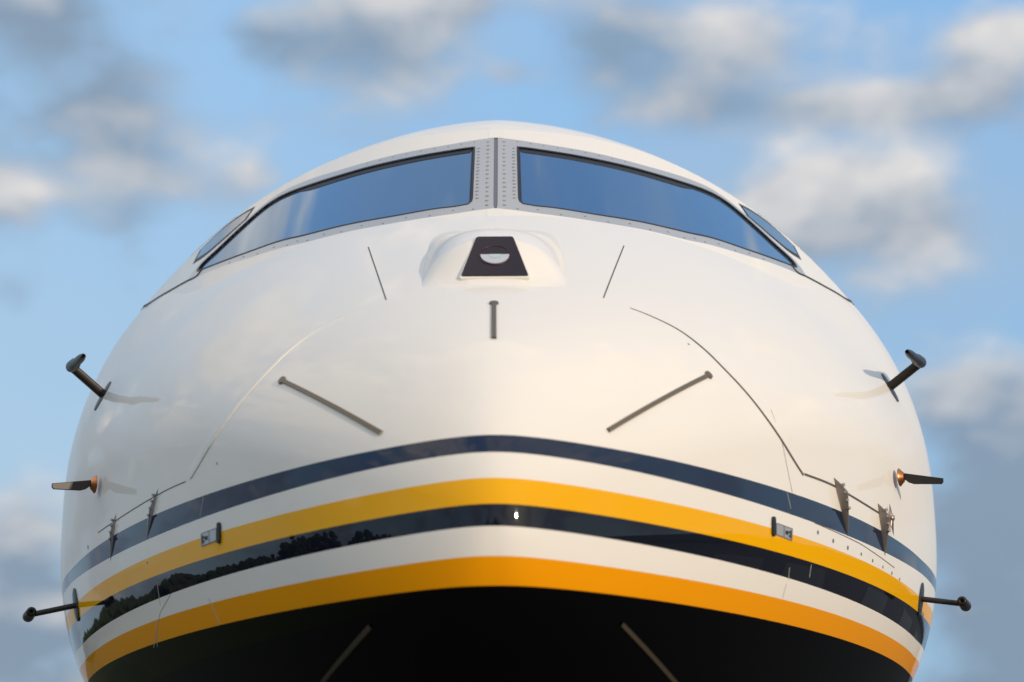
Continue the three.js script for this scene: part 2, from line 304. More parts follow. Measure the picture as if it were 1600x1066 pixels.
const windshieldFrames = [];
for (const side of [-1, 1]) {
  const where = side < 0 ? 'left' : 'right';
  const frame = mesh('windshield_frame', mergeGeometries([ring(outerLoop, hole, 10, side), ring(hole, hole, 1, side, 0, -0.008)]), bareMetal, jet, `bare metal windshield frame, ${where} half in the photo`);
  windshieldFrames.push(frame);
  const rim = inset(hole, () => 0.0035);
  const pane = mesh('windshield_pane', (() => {                       // fill inside the glass edge: rows from the lower to the upper edge
    const low = glassEdge.slice(0, n0 + 1), out = glassEdge.slice(n0, n1 + 1), top = glassEdge.slice(n1, n2 + 1).reverse(), inn = [...glassEdge.slice(n2), glassEdge[0]].reverse();
    const A = resample(low, 60), B = resample(top, 60), L = resample(inn, 24), R = resample(out, 24), rows = [];
    for (let i = 0; i <= 24; i++) { const v = i / 24, row = []; for (let j = 0; j <= 60; j++) { const u = j / 60, q = [0, 1].map((c) => (1 - v) * A[j][c] + v * B[j][c] + (1 - u) * L[i][c] + u * R[i][c] - ((1 - u) * (1 - v) * A[0][c] + u * (1 - v) * A[60][c] + (1 - u) * v * B[0][c] + u * v * B[60][c])); row.push(onPane(side * q[0], q[1], -0.006)); } rows.push(row); }
    return sheet(rows);
  })(), paneGlass, jet, `${where} windshield pane, dark glass mirroring blue sky`);
  mesh('seal', mergeGeometries([ring(rim, glassEdge, 2, side, -0.0035, -0.0045), ring(glassEdge, glassEdge, 1, side, -0.0045, -0.008)]), rubber, pane);
  mesh('sealing_bead', ring(inset(hole, () => -0.0025), inset(hole, () => 0.004), 2, side, 0.0012, 0.0004), rubber, frame);
}
for (const [f, g] of [[paneFoot(0.002) - 0.04, 1.272], [1.741, paneHead(0.002) + 0.004]]) mesh('window_surround', sheet(Array.from({ length: 9 }, (_, i) => [-0.024, -0.006, 0.006, 0.024].map((x) => { const q = onPane(x, lerp(f, g, i / 8), 0.0006); q.n = V3(0, 1, 0.9).normalize(); return q; }))), whitePaint, jet);
mesh('centre_post', sheet(Array.from({ length: 41 }, (_, i) => [-0.0060, -0.002, 0.002, 0.0060].map((x) => { const s = lerp(1.272, 1.741, i / 40), q = onPane(x, s, -0.002); q.n = V3(0, 1, 0.9).normalize(); return q; }))), sealant, jet, 'blue-grey sealed post between the two windshield halves');
// fasteners: two columns each side of the post and a row under each pane
{
  const disc = new THREE.CylinderGeometry(0.0046 * K, 0.0052 * K, 0.0008 * K, 10), up = V3(0, 1, 0);
  for (const f of [0, 1]) {
    const side = f ? 1 : -1;
    const put = (x, s, k = 1) => { const q = onPane(side * x, s, 0.0006), m = mesh('fastener', disc, fastenerMetal, windshieldFrames[f]); m.position.copy(q.p); m.quaternion.setFromUnitVectors(up, q.n); m.scale.set(k, 1, k); };
    for (const x of [0.026, 0.056]) for (let i = 0; i < 16; i++) put(x + (rnd() - 0.5) * 0.002, lerp(x < 0.04 ? 1.295 : 1.345, x < 0.04 ? 1.715 : 1.675, i / 15), 0.85 + 0.3 * rnd());
    for (let i = 0; i < 15; i++) { const [x, q] = FRAME_LOW[3 + i * 3]; put(x, q + 0.009 + 0.011 * (i % 2), 0.7); }
    for (let i = 0; i < 9; i++) { const [x, q] = FRAME_TOP[FRAME_TOP.length - 4 - i * 2]; put(x, q - 0.014, 0.55); }
  }
}
// ---- side windows: their forward corner shows beside the windshield, the rest runs aft round the cabin
for (const side of [-1, 1]) {
  const at = (a, s, lift) => { const q = roofPoint(side * a, s), n = dirOf(gradient(roofLevel, ...q)); return { p: world(...q).addScaledVector(n, lift * K), n }; };
  const flank = (a0, a1, s1, lift) => sheet(Array.from({ length: 13 }, (_, i) => Array.from({ length: 17 }, (_, j) => { const a = lerp(a0, a1, i / 12); return at(a, lerp(roofStart(a) + 0.012, s1, j / 16), lift); })));
  const LO = smoothLine([[0.863, 2.060], [0.93, 2.066], [0.985, 2.084], [1.035, 2.128]]), HI = smoothLine([[0.848, 2.100], [0.886, 2.131], [0.957, 2.170], [1.030, 2.186]]);
  const front = (grow, lift) => { const A = resample(LO, 24), B = resample(HI, 24); return sheet(Array.from({ length: 7 }, (_, i) => A.map((q, j) => { const t = lerp(-grow, 1 + grow, i / 6), u = (j / 24 - 0.5) * grow * 0.12; return onPane(side * (lerp(q[0], B[j][0], t) + u), lerp(q[1], B[j][1], t), lift); }))); };
  const word = side < 0 ? 'left' : 'right';
  const w = mesh('side_window', front(0, 0.0016), sideGlass, jet, `small ${word} quarter window beside the windshield, seen almost edge-on`);
  mesh('seal', front(0.16, 0.0008), rubber, w);
  const r = mesh('side_window', flank(0.73, 0.87, 2.75, 0.002), sideGlass, jet, `${word} cockpit side window round the corner of the cabin`);
  mesh('seal', flank(0.722, 0.878, 2.762, 0.001), rubber, r);
}
// ---- what is dark behind the glass
mesh('cockpit_lining', sheet(Array.from({ length: 25 }, (_, j) => Array.from({ length: 41 }, (_, i) => { const s = lerp(2.35, 3.4, j / 24), a = lerp(-0.85, 0.85, i / 40), q = roofPoint(a, s), c = waterline(s); return { p: world(q[0] * 0.93, c + (q[1] - c) * 0.93, s), n: V3(0, -1, 0) }; }))), trimDark, jet);
mesh('glareshield', sheet(Array.from({ length: 17 }, (_, j) => Array.from({ length: 33 }, (_, i) => { const s = lerp(1.30, 2.0, j / 16), x = lerp(-0.95, 0.95, i / 32) * (0.72 + 0.28 * j / 16); return { p: world(x, Math.min(noseHeight(x, s), 1.78) - 0.09 - 0.05 * j / 16, s), n: V3(0, 1, 0) }; }))), trimDark, jet);
mesh('bulkhead', (() => { const g = new THREE.CircleGeometry(1.15 * K, 40); g.scale(1.1, 0.98, 1); return g.translate(0, EYE + K * 1.35, -K * 3.3); })(), trimDark, jet);
for (const x of [-0.42, 0.42]) {
  const seat = mesh('pilot_seat', new RoundedBoxGeometry(0.42, 0.62, 0.12, 3, 0.05).translate(K * x, EYE + K * 1.62, -K * 2.75), phys({ color: C(0.16, 0.15, 0.14), roughness: 0.7 }), jet);
  mesh('headrest', new RoundedBoxGeometry(0.24, 0.17, 0.10, 3, 0.04).translate(K * x, EYE + K * 2.10, -K * 2.72), phys({ color: C(0.22, 0.20, 0.18), roughness: 0.7 }), seat);
}
// ---------------------------------------------------------------- things fixed to the skin
// a strip laid along a line on the nose; section(t) gives [across, height] pairs from one side to the other, in hull units
function strip(line, section, n = 24, q0 = null) {
  const pts = resample(line, n).map(([x, y]) => q0 ? q0(x, y) : onNose(x, y)), rows = [];
  pts.forEach((q, i) => {
    const a = pts[Math.max(0, i - 1)].p, b = pts[Math.min(n, i + 1)].p, along = V3().subVectors(b, a).normalize(), across = V3().crossVectors(q.n, along).normalize();
    rows.push(section(i / n).map(([u, h]) => ({ p: q.p.clone().addScaledVector(across, u * K).addScaledVector(q.n, h * K), n: q.n })));
  });
  const g = toCreasedNormals(sheet(rows), 0.5); return g;
}
const flat = (w, h) => () => [[-w / 2, -0.004], [-w / 2, h], [w / 2, h], [w / 2, -0.004]];
// lightning strips on the radome
const dullStrip = phys({ color: C(0.050, 0.038, 0.020), roughness: 0.6 });
const BAR = [[[0.001, 1.160], [0.002, 1.021]], [[-0.500, 1.000], [-0.238, 0.793]], [[0.508, 1.010], [0.244, 0.796]], [[-0.257, 0.391], [-0.45, 0.235]], [[0.265, 0.392], [0.46, 0.240]]];
BAR.forEach((line, i) => {
  const q = onNose(...line[0]), head = new THREE.CylinderGeometry(0.0105 * K, 0.012 * K, 0.010 * K, 20);
  head.applyQuaternion(new THREE.Quaternion().setFromUnitVectors(V3(0, 1, 0), q.n)).translate(q.p.x, q.p.y, q.p.z);
  const b = mesh('lightning_strip', strip(line, () => [[-0.0062, -0.003], [-0.0048, 0.0048], [0.0048, 0.0048], [0.0062, -0.003]]), i > 2 ? dullStrip : stripMetal, jet, ['upright metal lightning strip under the camera fairing', 'slanting metal lightning strip left of centre above the navy stripe', 'slanting metal lightning strip right of centre above the navy stripe', 'metal lightning strip on the black belly, left of centre', 'metal lightning strip on the black belly, right of centre'][i]);
  if (i < 3) mesh('strip_end', head, stripMetal, b);
});
// the edge of the nose panel: the skin behind it stands a few millimetres proud
const ARC = [[0.333, 1.200], [0.372, 1.187], [0.451, 1.151], [0.511, 1.101], [0.558, 1.049], [0.616, 0.987], [0.664, 0.932], [0.714, 0.877], [0.747, 0.842], [0.767, 0.823]];
for (const side of [-1, 1]) {
  const line = smoothLine(ARC.map(([x, y]) => [side * (side < 0 ? x - 0.012 : x), y - (side < 0 ? 0.006 : 0)]));
  const grow = (t) => Math.min(1, 0.15 + 2.6 * t);
  const k = (() => { const a = onNose(...line[0]), b = onNose(...line[8]); return Math.sign(V3().crossVectors(a.n, V3().subVectors(b.p, a.p)).dot(V3(0, 0, -1))); })();   // which way is aft
  mesh('panel_edge', strip(line, (t) => { const h = (side < 0 ? 0.0026 : 0.0010) * grow(t); return [[-0.0015 * k, -0.003], [0, h * 0.9], [0.002 * k, h], [0.02 * k, h * 0.4], [0.045 * k, -0.001]]; }, 90), whitePaint, jet, `raised edge of the nose panel, ${side < 0 ? 'left' : 'right'} side`);
  if (side > 0) mesh('panel_gap', strip(line, (t) => [[-0.0072 * k * grow(t), -0.002], [-0.0068 * k * grow(t), 0.0016], [-0.0006 * k, 0.0016], [-0.0004 * k, -0.002]], 90), seamPaint, jet);
  const hatch = (side > 0 ? [[0.770, 0.823], [0.868, 0.825], [0.941, 0.819], [1.022, 0.813], [1.112, 0.809]] : [[0.772, 0.816], [0.823, 0.816], [0.890, 0.813], [0.983, 0.807], [1.056, 0.803], [1.145, 0.800]]).map(([x, y]) => [side * x, y]);
  mesh('hatch_seam', strip(smoothLine(hatch), flat(side > 0 ? 0.006 : 0.0024, 0.0008), 60), seamPaint, jet, `seam along the top of the ${side < 0 ? 'left' : 'right'} hatch`);
}
const SEAMS = [[[-0.357, 1.55], [-0.264, 1.224]], [[0.362, 1.549], [0.268, 1.227]], [[0.798, 0.709], [0.973, 0.702], [1.131, 0.682]], [[0.71, 0.76], [0.72, 0.723]], [[-0.709, 0.76], [-0.718, 0.716]], [[-0.872, 0.592], [-0.862, 0.536]], [[-0.821, 0.553], [-0.865, 0.516], [-0.90, 0.44]], [[-0.689, 0.516], [-0.657, 0.451]], [[0.711, 0.581], [0.707, 0.552]], [[0.784, 0.604], [0.777, 0.572]], [[0.701, 0.542], [0.689, 0.508]], [[-0.882, 0.478], [-0.885, 0.44]], [[0.678, 0.963], [0.702, 0.884], [0.717, 0.809], [0.727, 0.764]]];
SEAMS.forEach((l, i) => mesh('skin_seam', strip(l, flat(i < 2 ? 0.0032 : i === 12 ? 0.0012 : 0.0022, 0.0006), 20), i > 1 && i !== 2 && i !== 12 ? phys({ color: C(0.45, 0.42, 0.38), roughness: 0.6 }) : seamPaint, jet));
// dark seam from the outer corner of each pane aft, where the cabin side meets the nose
for (const side of [-1, 1]) {
  const pts = [[0.984, 1.766, 1.956], [0.998, 1.738, 1.943], [1.030, 1.737, 1.985], [1.067, 1.736, 2.030], [1.138, 1.734, 2.121], [1.20, 1.733, 2.205], [1.25, 1.728, 2.30]];
  const curve = new THREE.CatmullRomCurve3(pts.map((q) => V3(...q))).getPoints(60), rows = curve.map((q) => {
    let { x, y, z: s } = q; const g = gradient(hullLevel, side * x, y, s), l = hullLevel(side * x, y, s), n = dirOf(g), o = world(side * x, y, s).addScaledVector(n, -l * K * 0.9);
    return [[-0.0038, -0.004], [-0.003, 0.0025], [0.003, 0.0025], [0.0038, -0.004]].map(([u, d]) => ({ p: o.clone().add(V3(0, u * K, 0)).addScaledVector(n, d * K), n }));
  });
  mesh('cabin_seam', sheet(rows), rubber, jet, `dark seam aft of the ${side < 0 ? 'left' : 'right'} windshield pane`);
}
// hinge fairings of the nose hatches: spindle-shaped blades standing off the skin
const HINGES = [[-0.874, 0.830, -0.913, 0.712], [-1.054, 0.822, -1.077, 0.700], [0.877, 0.846, 0.921, 0.709], [1.058, 0.836, 1.083, 0.702]];
const hingeMetal = phys({ color: C(0.50, 0.49, 0.48), metalness: 0.35, roughness: 0.4 }), brownMetal = phys({ color: C(0.34, 0.30, 0.265), metalness: 0.5, roughness: 0.4 });  // browner, darker metal for the right-hand fairings
HINGES.forEach(([x0, y0, x1, y1], i) => {
  const right = i > 1, peak = right ? 0.26 : 0.4;
  const shape = (t) => { const u = t < peak ? t / peak : (1 - t) / (1 - peak), k = Math.pow(clamp(u, 0.03, 1), 0.8), w = (right ? 0.0065 : 0.0045) * Math.pow(clamp(u, 0.05, 1), 0.6), h = (right ? 0.028 : 0.011) * k; return [[-w, -0.003], [-w * 0.9, h * 0.5], [-w * 0.4, h], [w * 0.4, h], [w * 0.9, h * 0.5], [w, -0.003]]; };
  const g = mesh('hinge_fairing', strip([[x0, y0], [x1, y1]], shape, 40), right ? brownMetal : hingeMetal, jet, `metal hinge fairing on the ${right ? 'right' : 'left'} hatch, ${i % 2 ? 'farther from' : 'nearer to'} the nose tip`);
  for (const t of [0.14, 0.26, 0.40, 0.54]) {
    const q = onNose(lerp(x0, x1, t), lerp(y0, y1, t)), r = right ? 0.0036 : 0.003, l = right ? 0.0165 : 0.010, ax = V3(Math.sign(x0) * 0.5, 0.1, 0.8).normalize(), pin = new THREE.CylinderGeometry(r, r, l, 12);
    pin.applyQuaternion(new THREE.Quaternion().setFromUnitVectors(V3(0, 1, 0), ax)); const o = q.p.clone().addScaledVector(q.n, right ? 0.013 : 0.006); pin.translate(o.x, o.y, o.z);
    mesh('hinge_pin', pin, fastenerMetal, g);
  }
});
{ // latch behind the aft right-hand hinge
  const q = onNose(1.108, 0.812), o = q.p.clone().addScaledVector(q.n, 0.006), arms = [];
  for (const [a, l] of [[0.3, 0.036], [1.5, 0.040], [2.7, 0.034], [3.6, 0.046], [5.0, 0.040]]) { const b = new THREE.ConeGeometry(0.006, l, 5); b.translate(0, l / 2, 0).rotateZ(a); b.applyQuaternion(new THREE.Quaternion().setFromUnitVectors(V3(0, 0, 1), q.n)).translate(o.x, o.y, o.z); arms.push(b); }
  const hub = new THREE.SphereGeometry(0.009, 12, 8).translate(o.x, o.y, o.z); arms.push(hub);
  mesh('hatch_latch', mergeGeometries(arms.map((a) => a.toNonIndexed())), phys({ color: C(0.40, 0.34, 0.28), metalness: 0.8, roughness: 0.4 }), jet, 'star-shaped metal latch at the aft end of the right hatch seam');
}
// static-port plates with a dark rounded plug beside each
for (const side of [-1, 1]) {
  const quad = side < 0 ? [[-0.713, 0.672], [-0.665, 0.674], [-0.664, 0.643], [-0.711, 0.641]] : [[0.722, 0.676], [0.672, 0.678], [0.671, 0.649], [0.719, 0.646]];
  const on = (u, v, lift) => { const x = lerp(lerp(quad[0][0], quad[1][0], u), lerp(quad[3][0], quad[2][0], u), v), y = lerp(lerp(quad[0][1], quad[1][1], u), lerp(quad[3][1], quad[2][1], u), v), q = onNose(x, y); return { p: q.p.addScaledVector(q.n, lift), n: q.n }; };
  const area = (u0, u1, v0, v1, lift) => { const top = sheet([0, 0.5, 1].map((v) => [0, 0.25, 0.5, 0.75, 1].map((u) => on(lerp(u0, u1, u), lerp(v0, v1, v), lift)))); return top; };
  const word = side < 0 ? 'left' : 'right';
  const plate = mesh('placard', area(0, 1, 0, 1, 0.0012), phys({ color: C(0.55, 0.55, 0.55), metalness: 0.5, roughness: 0.4 }), jet, `small metal placard with a dark mark, ${word} flank`);
  mesh('placard_border', mergeGeometries([area(0, 1, 0, 0.05, 0.0018), area(0, 1, 0.95, 1, 0.0018), area(0, 0.04, 0, 1, 0.0018), area(0.52, 0.55, 0, 1, 0.0018)]), fastenerMetal, plate);
  mesh('placard_mark', mergeGeometries([area(0.28, 0.44, 0.36, 0.66, 0.002), area(0.08, 0.14, 0.2, 0.85, 0.002), area(0.18, 0.24, 0.3, 0.5, 0.002), area(0.17, 0.22, 0.62, 0.8, 0.002)]), rubber, plate);
  const bar = side < 0 ? [[-0.6545, 0.684], [-0.6535, 0.634]] : [[0.662, 0.690], [0.660, 0.643]];
  mesh('static_port', strip(bar, (t) => { const w = 0.0088 * Math.pow(clamp(1 - Math.abs(2 * t - 1) ** 6, 0.05, 1), 0.5); return [[-w, -0.003], [-w * 0.8, 0.006], [w * 0.8, 0.006], [w, -0.003]]; }, 24), rubber, jet, `dark rounded port cover beside the ${word} placard`);
}
// single fasteners on the flanks
{
  const disc = new THREE.CylinderGeometry(0.0042, 0.0048, 0.002, 10);
  for (const [x, y, k] of [[0.809, 0.688, 1], [0.864, 0.681, 1.1], [0.92, 0.678, 1.1], [0.975, 0.676, 0.9], [1.025, 0.672, 0.9], [1.073, 0.668, 0.8], [1.118, 0.664, 1], [1.16, 0.659, 0.8], [-0.91, 0.651, 0.6], [-1.204, 0.779, 1.2], [-0.67, 0.83, 0.6], [0.47, 1.102, 0.6]]) {
    const q = onNose(x, y), m = mesh('skin_fastener', disc, fastenerMetal, jet); m.position.copy(q.p); m.quaternion.setFromUnitVectors(V3(0, 1, 0), q.n); m.scale.set(k, 1, k);
  }
}

// ---- probes
const W = ([x, y, s]) => world(x, y, s);
const along = (g, from, to) => { const d = V3().subVectors(to, from); g.translate(0, d.length() / 2, 0); g.applyQuaternion(new THREE.Quaternion().setFromUnitVectors(V3(0, 1, 0), d.clone().normalize())); return g.translate(from.x, from.y, from.z); };
const lathe = (pts, from, to, n = 20) => { const l = from.distanceTo(to); return along(new THREE.LatheGeometry(pts.map(([r, t]) => new THREE.Vector2(Math.max(r, 1e-4), t * l - l / 2)), n), from, to); };
// an aerofoil-section bar; flow is the direction its edge points
function bladeBar(from, to, flow, chord0, chord1, thick) {
  const ax = V3().subVectors(to, from).normalize(), f = flow.clone().addScaledVector(ax, -flow.dot(ax)).normalize(), c = V3().crossVectors(ax, f), rows = [];
  for (let i = 0; i <= 6; i++) { const t = i / 6, p = V3().lerpVectors(from, to, t), ch = lerp(chord0, chord1, t) / 2, row = []; for (let j = 0; j <= 20; j++) { const a = j / 20 * 2 * Math.PI; const v = p.clone().addScaledVector(f, Math.cos(a) * ch).addScaledVector(c, Math.sin(a) * thick / 2 * (0.75 - 0.25 * Math.cos(a))); row.push({ p: v, n: v.clone().sub(p).normalize() }); } rows.push(row); }
  const end = V3().copy(to), cap = rows[6].map(() => ({ p: end.clone(), n: ax })); const top = rows[6].map((q) => ({ p: q.p, n: ax }));
  return mergeGeometries([sheet(rows), sheet([top, cap])]);
}
function basePlate(q, flow, len, wid, lift, m, name, parent) {
  const f = flow.clone().addScaledVector(q.n, -flow.dot(q.n)).normalize(), c = V3().crossVectors(q.n, f), rows = [];
  for (const [k, h] of [[1, -0.010], [1, lift * 0.6], [0.9, lift], [0.001, lift * 1.05]]) rows.push(Array.from({ length: 33 }, (_, j) => { const a = j / 32 * 2 * Math.PI; return { p: q.p.clone().addScaledVector(f, Math.cos(a) * len / 2 * k).addScaledVector(c, Math.sin(a) * wid / 2 * k).addScaledVector(q.n, h), n: q.n }; }));
  return mesh(name, toCreasedNormals(sheet(rows), 0.6), m, parent);
}
const skinAt = (x, y, s) => ({ p: world(x, y, s), n: dirOf(gradient(noseLevel, x, y, s)) });
const plateMetal = phys({ color: C(0.045, 0.055, 0.070), metalness: 0.2, roughness: 0.45 });
for (const [side, bx, tx] of [[-1, [-1.261, 1.310, 1.855], [-1.349, 1.391, 1.793]], [1, [1.255, 1.318, 1.850], [1.343, 1.386, 1.793]]]) {
  const q = skinAt(...bx), tip = W(tx), flow = V3(-side * 0.396 * 0.84, -0.185 * 0.84, 0.9).normalize();
  const probe = mesh('pitot_mast', bladeBar(q.p.clone().addScaledVector(q.n, -0.02), tip, flow, 0.062, 0.056, 0.030), darkMetal, jet, `dark pitot mast standing off the upper ${side < 0 ? 'left' : 'right'} flank`);
  const back = tip.clone().addScaledVector(flow, -0.030), front = tip.clone().addScaledVector(flow, 0.30);
  mesh('pitot_tube', lathe([[0, 0], [0.009, 0.006], [0.0145, 0.04], [0.0160, 0.10], [0.0150, 0.34], [0.0115, 0.46], [0.0105, 0.8], [0.0075, 0.95], [0.0045, 1], [0.0028, 0.985], [0.0024, 0.9]], back, front), darkMetal, probe);
  basePlate(q, V3(-side * 0.42, 0.9, 0.05), 0.088, 0.055, 0.0025, plateMetal, 'base_plate', probe);
}
for (const [side, bx, tx] of [[-1, [-1.163, 0.939, 1.429], [-1.268, 0.924, 1.376]], [1, [1.168, 0.944, 1.438], [1.275, 0.922, 1.385]]]) {
  const q = skinAt(...bx), tip = W(tx), hub = q.p.clone().addScaledVector(q.n, 0.009), d = V3().subVectors(tip, hub).normalize(), up = V3(0, 1, 0).addScaledVector(d, -d.y).normalize(), c = V3().crossVectors(d, up);
  const vane = mesh('airflow_vane', lathe([[0.022, 0], [0.022, 0.14], [0.018, 0.4], [0.0115, 0.9], [0.009, 1], [0, 1]], q.p.clone().addScaledVector(q.n, -0.003), q.p.clone().addScaledVector(q.n, 0.010), 28), sunTintedBronze, jet, `airflow vane with a bronze hub painted with orange sun reflection on the ${side < 0 ? 'left' : 'right'} flank`);
  const L = hub.distanceTo(tip), sh = new THREE.Shape([[0, -0.003], [0, 0.008], [L, 0.0055], [L + 0.001, -0.002], [L - 0.002, -0.0065], [L * 0.28, -0.0135], [L * 0.14, -0.011]].map(([a, b]) => new THREE.Vector2(a, b)));
  const g = new THREE.ExtrudeGeometry(sh, { depth: 0.004, bevelEnabled: true, bevelSize: 0.0012, bevelThickness: 0.0012, bevelSegments: 2 }).translate(0, 0, -0.002);
  g.applyMatrix4(new THREE.Matrix4().makeBasis(d, up, c).setPosition(hub)); if (V3().crossVectors(d, up).dot(c) < 0) g.index && g.index.array.reverse();
  mesh('vane_blade', g, darkMetal, vane);
}
for (const [side, bx, tx] of [[-1, [-1.295, 0.643, 1.826], [-1.413, 0.610, 1.780]], [1, [1.299, 0.643, 1.838], [1.410, 0.623, 1.794]]]) {
  const q = skinAt(...bx), tip = W(tx), flow = V3(-side * 0.36, 0.05, 0.93).normalize();
  const rod = mesh('static_probe', bladeBar(q.p.clone().addScaledVector(q.n, -0.02), tip, flow, 0.034, 0.024, 0.018), phys({ color: C(0.040, 0.038, 0.038), metalness: 0.2, roughness: 0.42 }), jet, `thin probe with a bulb end on the lower ${side < 0 ? 'left' : 'right'} flank`);
  mesh('probe_head', lathe([[0, 0], [0.010, 0.03], [0.0145, 0.15], [0.0135, 0.5], [0.011, 0.62], [0.0125, 0.7], [0.0125, 0.94], [0.008, 1], [0.005, 0.97], [0, 0.9]], tip.clone().addScaledVector(flow, -0.045).addScaledVector(q.n, 0.008), tip.clone().addScaledVector(flow, 0.05).addScaledVector(q.n, 0.008)), darkMetal, rod);
  basePlate(q, V3(0, 1, 0.25), 0.086, 0.07, 0.003, plateMetal, 'base_plate', rod);
}

// ---- camera fairing under the windshield
const rise = (s) => { const a = clamp((s - 0.548) / 0.112, 0, 1), up = 0.55 * a + 0.45 * smooth5(a), back = 1 - smooth5((s - 0.675) / 0.46); return up * back; };
const bump = (x, s) => { const u = Math.min(1, Math.abs(x) / 0.182); return 0.088 * rise(s - 0.045 * Math.max(0, u - 0.35)) * (1 - u ** 3); };
const fair = (x, s) => [x, noseHeight(x, s) + bump(x, s) - 0.0015, s];
{
  const rows = [];
  for (let i = 0; i <= 110; i++) { const row = []; for (let j = 0; j <= 90; j++) { const x = lerp(-0.215, 0.215, j / 90) + 0.004, s = lerp(0.50, 1.16, i / 110), q = fair(x, s), d = 0.004, dx = (fair(x + d, s)[1] - fair(x - d, s)[1]) / (2 * d), ds = (fair(x, s + d)[1] - fair(x, s - d)[1]) / (2 * d); row.push({ p: world(...q), n: V3(-dx, 1, ds).normalize() }); } rows.push(row); }
  const fairing = mesh('camera_fairing', sheet(rows), whitePaint, jet, 'white streamlined camera fairing on top of the nose');
  // its window: a trapezoid let into the front face
  const lo = V3(0.002 * K, EYE + K * 1.278, -K * 0.571), hi = V3(0.002 * K, EYE + K * 1.411, -K * 0.661), v = V3().subVectors(hi, lo), H = v.length(); v.normalize();
  const u = V3(1, 0, 0), n = V3().crossVectors(u, v), M = new THREE.Matrix4().makeBasis(u, v, n).setPosition(lo);
  const place = (g, lift) => g.translate(0, 0, lift).applyMatrix4(M);
  const trap = (k, r = 0.006) => { const a = 0.0835 * K * k, b = 0.0455 * K * k, m = H / 2, y0 = m - m * k, y1 = m + m * k, s = new THREE.Shape(); s.moveTo(-a + r, y0); s.lineTo(a - r, y0); s.quadraticCurveTo(a, y0, a - r * 0.4, y0 + r); s.lineTo(b + r * 0.3, y1 - r); s.quadraticCurveTo(b, y1, b - r, y1); s.lineTo(-b + r, y1); s.quadraticCurveTo(-b, y1, -b - r * 0.3, y1 - r); s.lineTo(-a + r * 0.4, y0 + r); s.quadraticCurveTo(-a, y0, -a + r, y0); return s; };
  mesh('window_bezel', place(new THREE.ExtrudeGeometry(trap(1.035), { depth: 0.034, bevelEnabled: true, bevelSize: 0.0025, bevelThickness: 0.0025, bevelSegments: 3 }), -0.0355), whitePaint, fairing);
  const win = mesh('camera_window', place(new THREE.ExtrudeGeometry(trap(1), { depth: 0.030, bevelEnabled: false }), -0.0265), phys({ color: C(0.020, 0.013, 0.022), roughness: 0.12, specularIntensity: 0.6 }), fairing, 'dark trapezoid window of the camera fairing');
  const cy = H * 0.50, R = 0.0295;
  mesh('lens_ring', place(new THREE.TorusGeometry(R * 1.12, 0.0013, 10, 48).translate(0, cy, 0), 0.0035), phys({ color: C(0.06, 0.025, 0.022), metalness: 0.5, roughness: 0.35 }), win);
  const half = new THREE.Shape(); half.moveTo(-R, 0); half.absarc(0, 0, R, Math.PI, 2 * Math.PI, false); half.lineTo(-R, 0);
  mesh('lens', place(new THREE.ExtrudeGeometry(half, { depth: 0.002, bevelEnabled: true, bevelSize: 0.0006, bevelThickness: 0.0006, bevelSegments: 2, curveSegments: 30 }).translate(0, cy + 0.001, 0), 0.0036), phys({ color: C(0.52, 0.55, 0.62), roughness: 0.25 }), win, 'lower half of the camera lens with its pale reflection painted in');  // bright reflection on the lens, painted as a pale half-disc
  const core = new THREE.Shape(); core.moveTo(-R * 0.42, 0); core.absarc(0, 0, R * 0.42, Math.PI, 2 * Math.PI, false);  // greenish middle of the painted lens reflection
  mesh('lens_glint_core', place(new THREE.ShapeGeometry(core, 20).translate(0, cy + 0.001, 0), 0.0069), phys({ color: C(0.50, 0.62, 0.58), roughness: 0.2 }), win);
}

// ---- undercarriage, below the picture
{
  const gy = EYE + K * 0.0;
  const strut = mesh('nose_gear', mergeGeometries([new THREE.CylinderGeometry(0.05, 0.05, 0.75, 20).translate(0, gy - 0.42, -K * 2.4), new THREE.CylinderGeometry(0.034, 0.034, 0.75, 20).translate(0, 0.62, -K * 2.4), new THREE.CylinderGeometry(0.03, 0.03, 0.34, 16).rotateZ(Math.PI / 2).translate(0, 0.26, -K * 2.4)]), phys({ color: C(0.7, 0.7, 0.7), roughness: 0.4 }), jet);
  for (const x of [-0.15, 0.15]) { const w = mesh('wheel', new THREE.TorusGeometry(0.18, 0.08, 16, 36).rotateY(Math.PI / 2).translate(x, 0.26, -K * 2.4), phys({ color: C(0.02, 0.02, 0.02), roughness: 0.85 }), strut); }
}

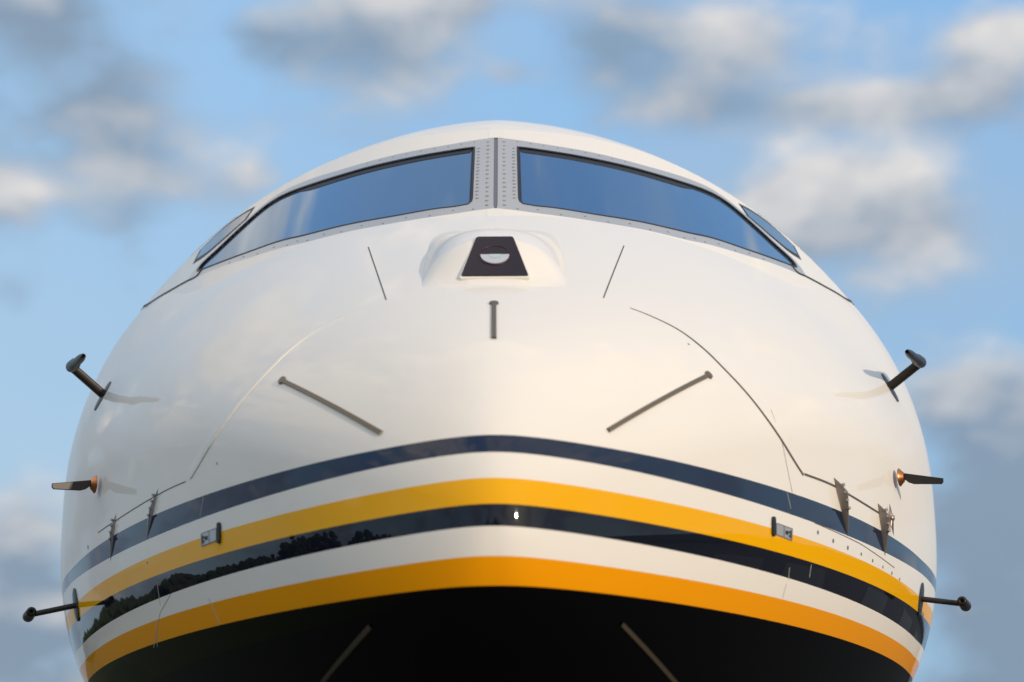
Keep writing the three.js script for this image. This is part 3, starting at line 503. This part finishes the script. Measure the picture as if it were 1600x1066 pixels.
// ---------------------------------------------------------------- what the paint mirrors: apron, trees, hangar
{
  const g = new THREE.CircleGeometry(2500, 96).rotateX(-Math.PI / 2);
  const m = mesh('ground', g, phys({ color: C(0.095, 0.090, 0.076), roughness: 0.9 }), scene); tag(m, 'dark asphalt apron the jet stands on', null, 'structure');
}
{ // mown grass beyond the edge of the apron on the left
  const m = mesh('grass', new THREE.PlaneGeometry(900, 900).rotateX(-Math.PI / 2).translate(-458, 0.006, -100), phys({ color: C(0.115, 0.135, 0.050), roughness: 0.95 }), scene); tag(m, 'mown grass beside the apron', null, 'structure');
}
{
  // belt of trees round the apron, one mass of leaves in clumps
  const leaf = new THREE.IcosahedronGeometry(1, 0), list = [];
  for (let a = -150; a <= 62; a += 0.55) {
    const az = a * Math.PI / 180, D = 88 + 10 * Math.sin(a * 0.9) + 8 * rnd(), far = clamp((-100 - a) / 20, 0, 1), top = (5.2 + 2.6 * Math.abs(Math.sin(a * 0.17 + 0.5)) + 1.4 * Math.sin(a * 0.53) + 1.2 * rnd()) * lerp(1.22, 0.36, far);
    if (a > 12 && a < 62) { if (rnd() < 0.1) continue; }
    const H = a > 12 ? top * 0.42 : top;
    for (let k = 0; k < 22; k++) list.push([Math.sin(az) * D + (rnd() - 0.5) * 3, H * (0.05 + 0.95 * Math.pow(rnd(), 0.8)), Math.cos(az) * D + (rnd() - 0.5) * 5, 0.45 + 0.6 * rnd()]);
  }
  const im = new THREE.InstancedMesh(leaf, phys({ color: C(0.035, 0.050, 0.020), roughness: 0.95 }), list.length), M = new THREE.Matrix4(), Q = new THREE.Quaternion(), E = new THREE.Euler();
  list.forEach(([x, y, z, r], i) => im.setMatrixAt(i, M.compose(V3(x, y, z), Q.setFromEuler(E.set(rnd() * 6, rnd() * 6, rnd() * 6)), V3(r * 1.2, r, r * 1.1))));
  im.name = numbered('tree_belt'); im.castShadow = im.receiveShadow = false; scene.add(im); tag(im, 'dark belt of trees along the edge of the apron', 'trees', 'stuff');
}
{
  const az = 58 * Math.PI / 180, D = 60, t = thing('round_tree', 'round dark tree mirrored right of the sun in the black stripe', 'tree', [Math.sin(az) * D, 0, Math.cos(az) * D]);
  mesh('trunk', new THREE.CylinderGeometry(0.18, 0.3, 2.6, 10).translate(0, 1.3, 0), phys({ color: C(0.10, 0.075, 0.05), roughness: 0.9 }), t);
  const leaf = new THREE.PlaneGeometry(0.42, 0.34), parts = [];
  for (let i = 0; i < 2600; i++) { const u = V3(rnd() - 0.5, rnd() - 0.5, rnd() - 0.5).normalize().multiplyScalar(2.3 * Math.pow(rnd(), 0.3)); u.y *= 0.9; const g = leaf.clone().rotateX(rnd() * 6).rotateY(rnd() * 6).translate(u.x, 3.9 + u.y, u.z); parts.push(g); }
  mesh('crown', mergeGeometries(parts), phys({ color: C(0.035, 0.055, 0.018), roughness: 0.9, side: THREE.DoubleSide }), t);
}
{
  const az = 96 * Math.PI / 180, D = 74, t = thing('hangar', 'long low hangar across the apron mirrored in the right of the black stripe', 'hangar', [Math.sin(az) * D, 0, Math.cos(az) * D]);
  t.rotation.y = az - Math.PI;
  mesh('wall', new THREE.BoxGeometry(170, 6.2, 16).translate(-30, 3.1, 0), phys({ color: C(0.20, 0.19, 0.18), roughness: 0.8 }), t);
  const roof = new THREE.Shape([[-116, 0], [56, 0], [54, 1.2], [-114, 1.2]].map(([a, b]) => new THREE.Vector2(a, b)));
  mesh('roof', new THREE.ExtrudeGeometry(roof, { depth: 17, bevelEnabled: false }).translate(0, 6.2, -8.5), phys({ color: C(0.10, 0.10, 0.11), roughness: 0.6 }), t);
  for (const x of [-96, -78, -58, -36, -21, -4, 14, 30]) mesh('door', new THREE.BoxGeometry(10, 4, 0.3).translate(x, 2, 8.1), phys({ color: C(0.32, 0.31, 0.29), roughness: 0.6 }), t);
}
scene.traverse((o) => { if (o.isMesh && !o.isInstancedMesh) { o.castShadow = true; o.receiveShadow = true; } });
renderer.render(scene, camera);
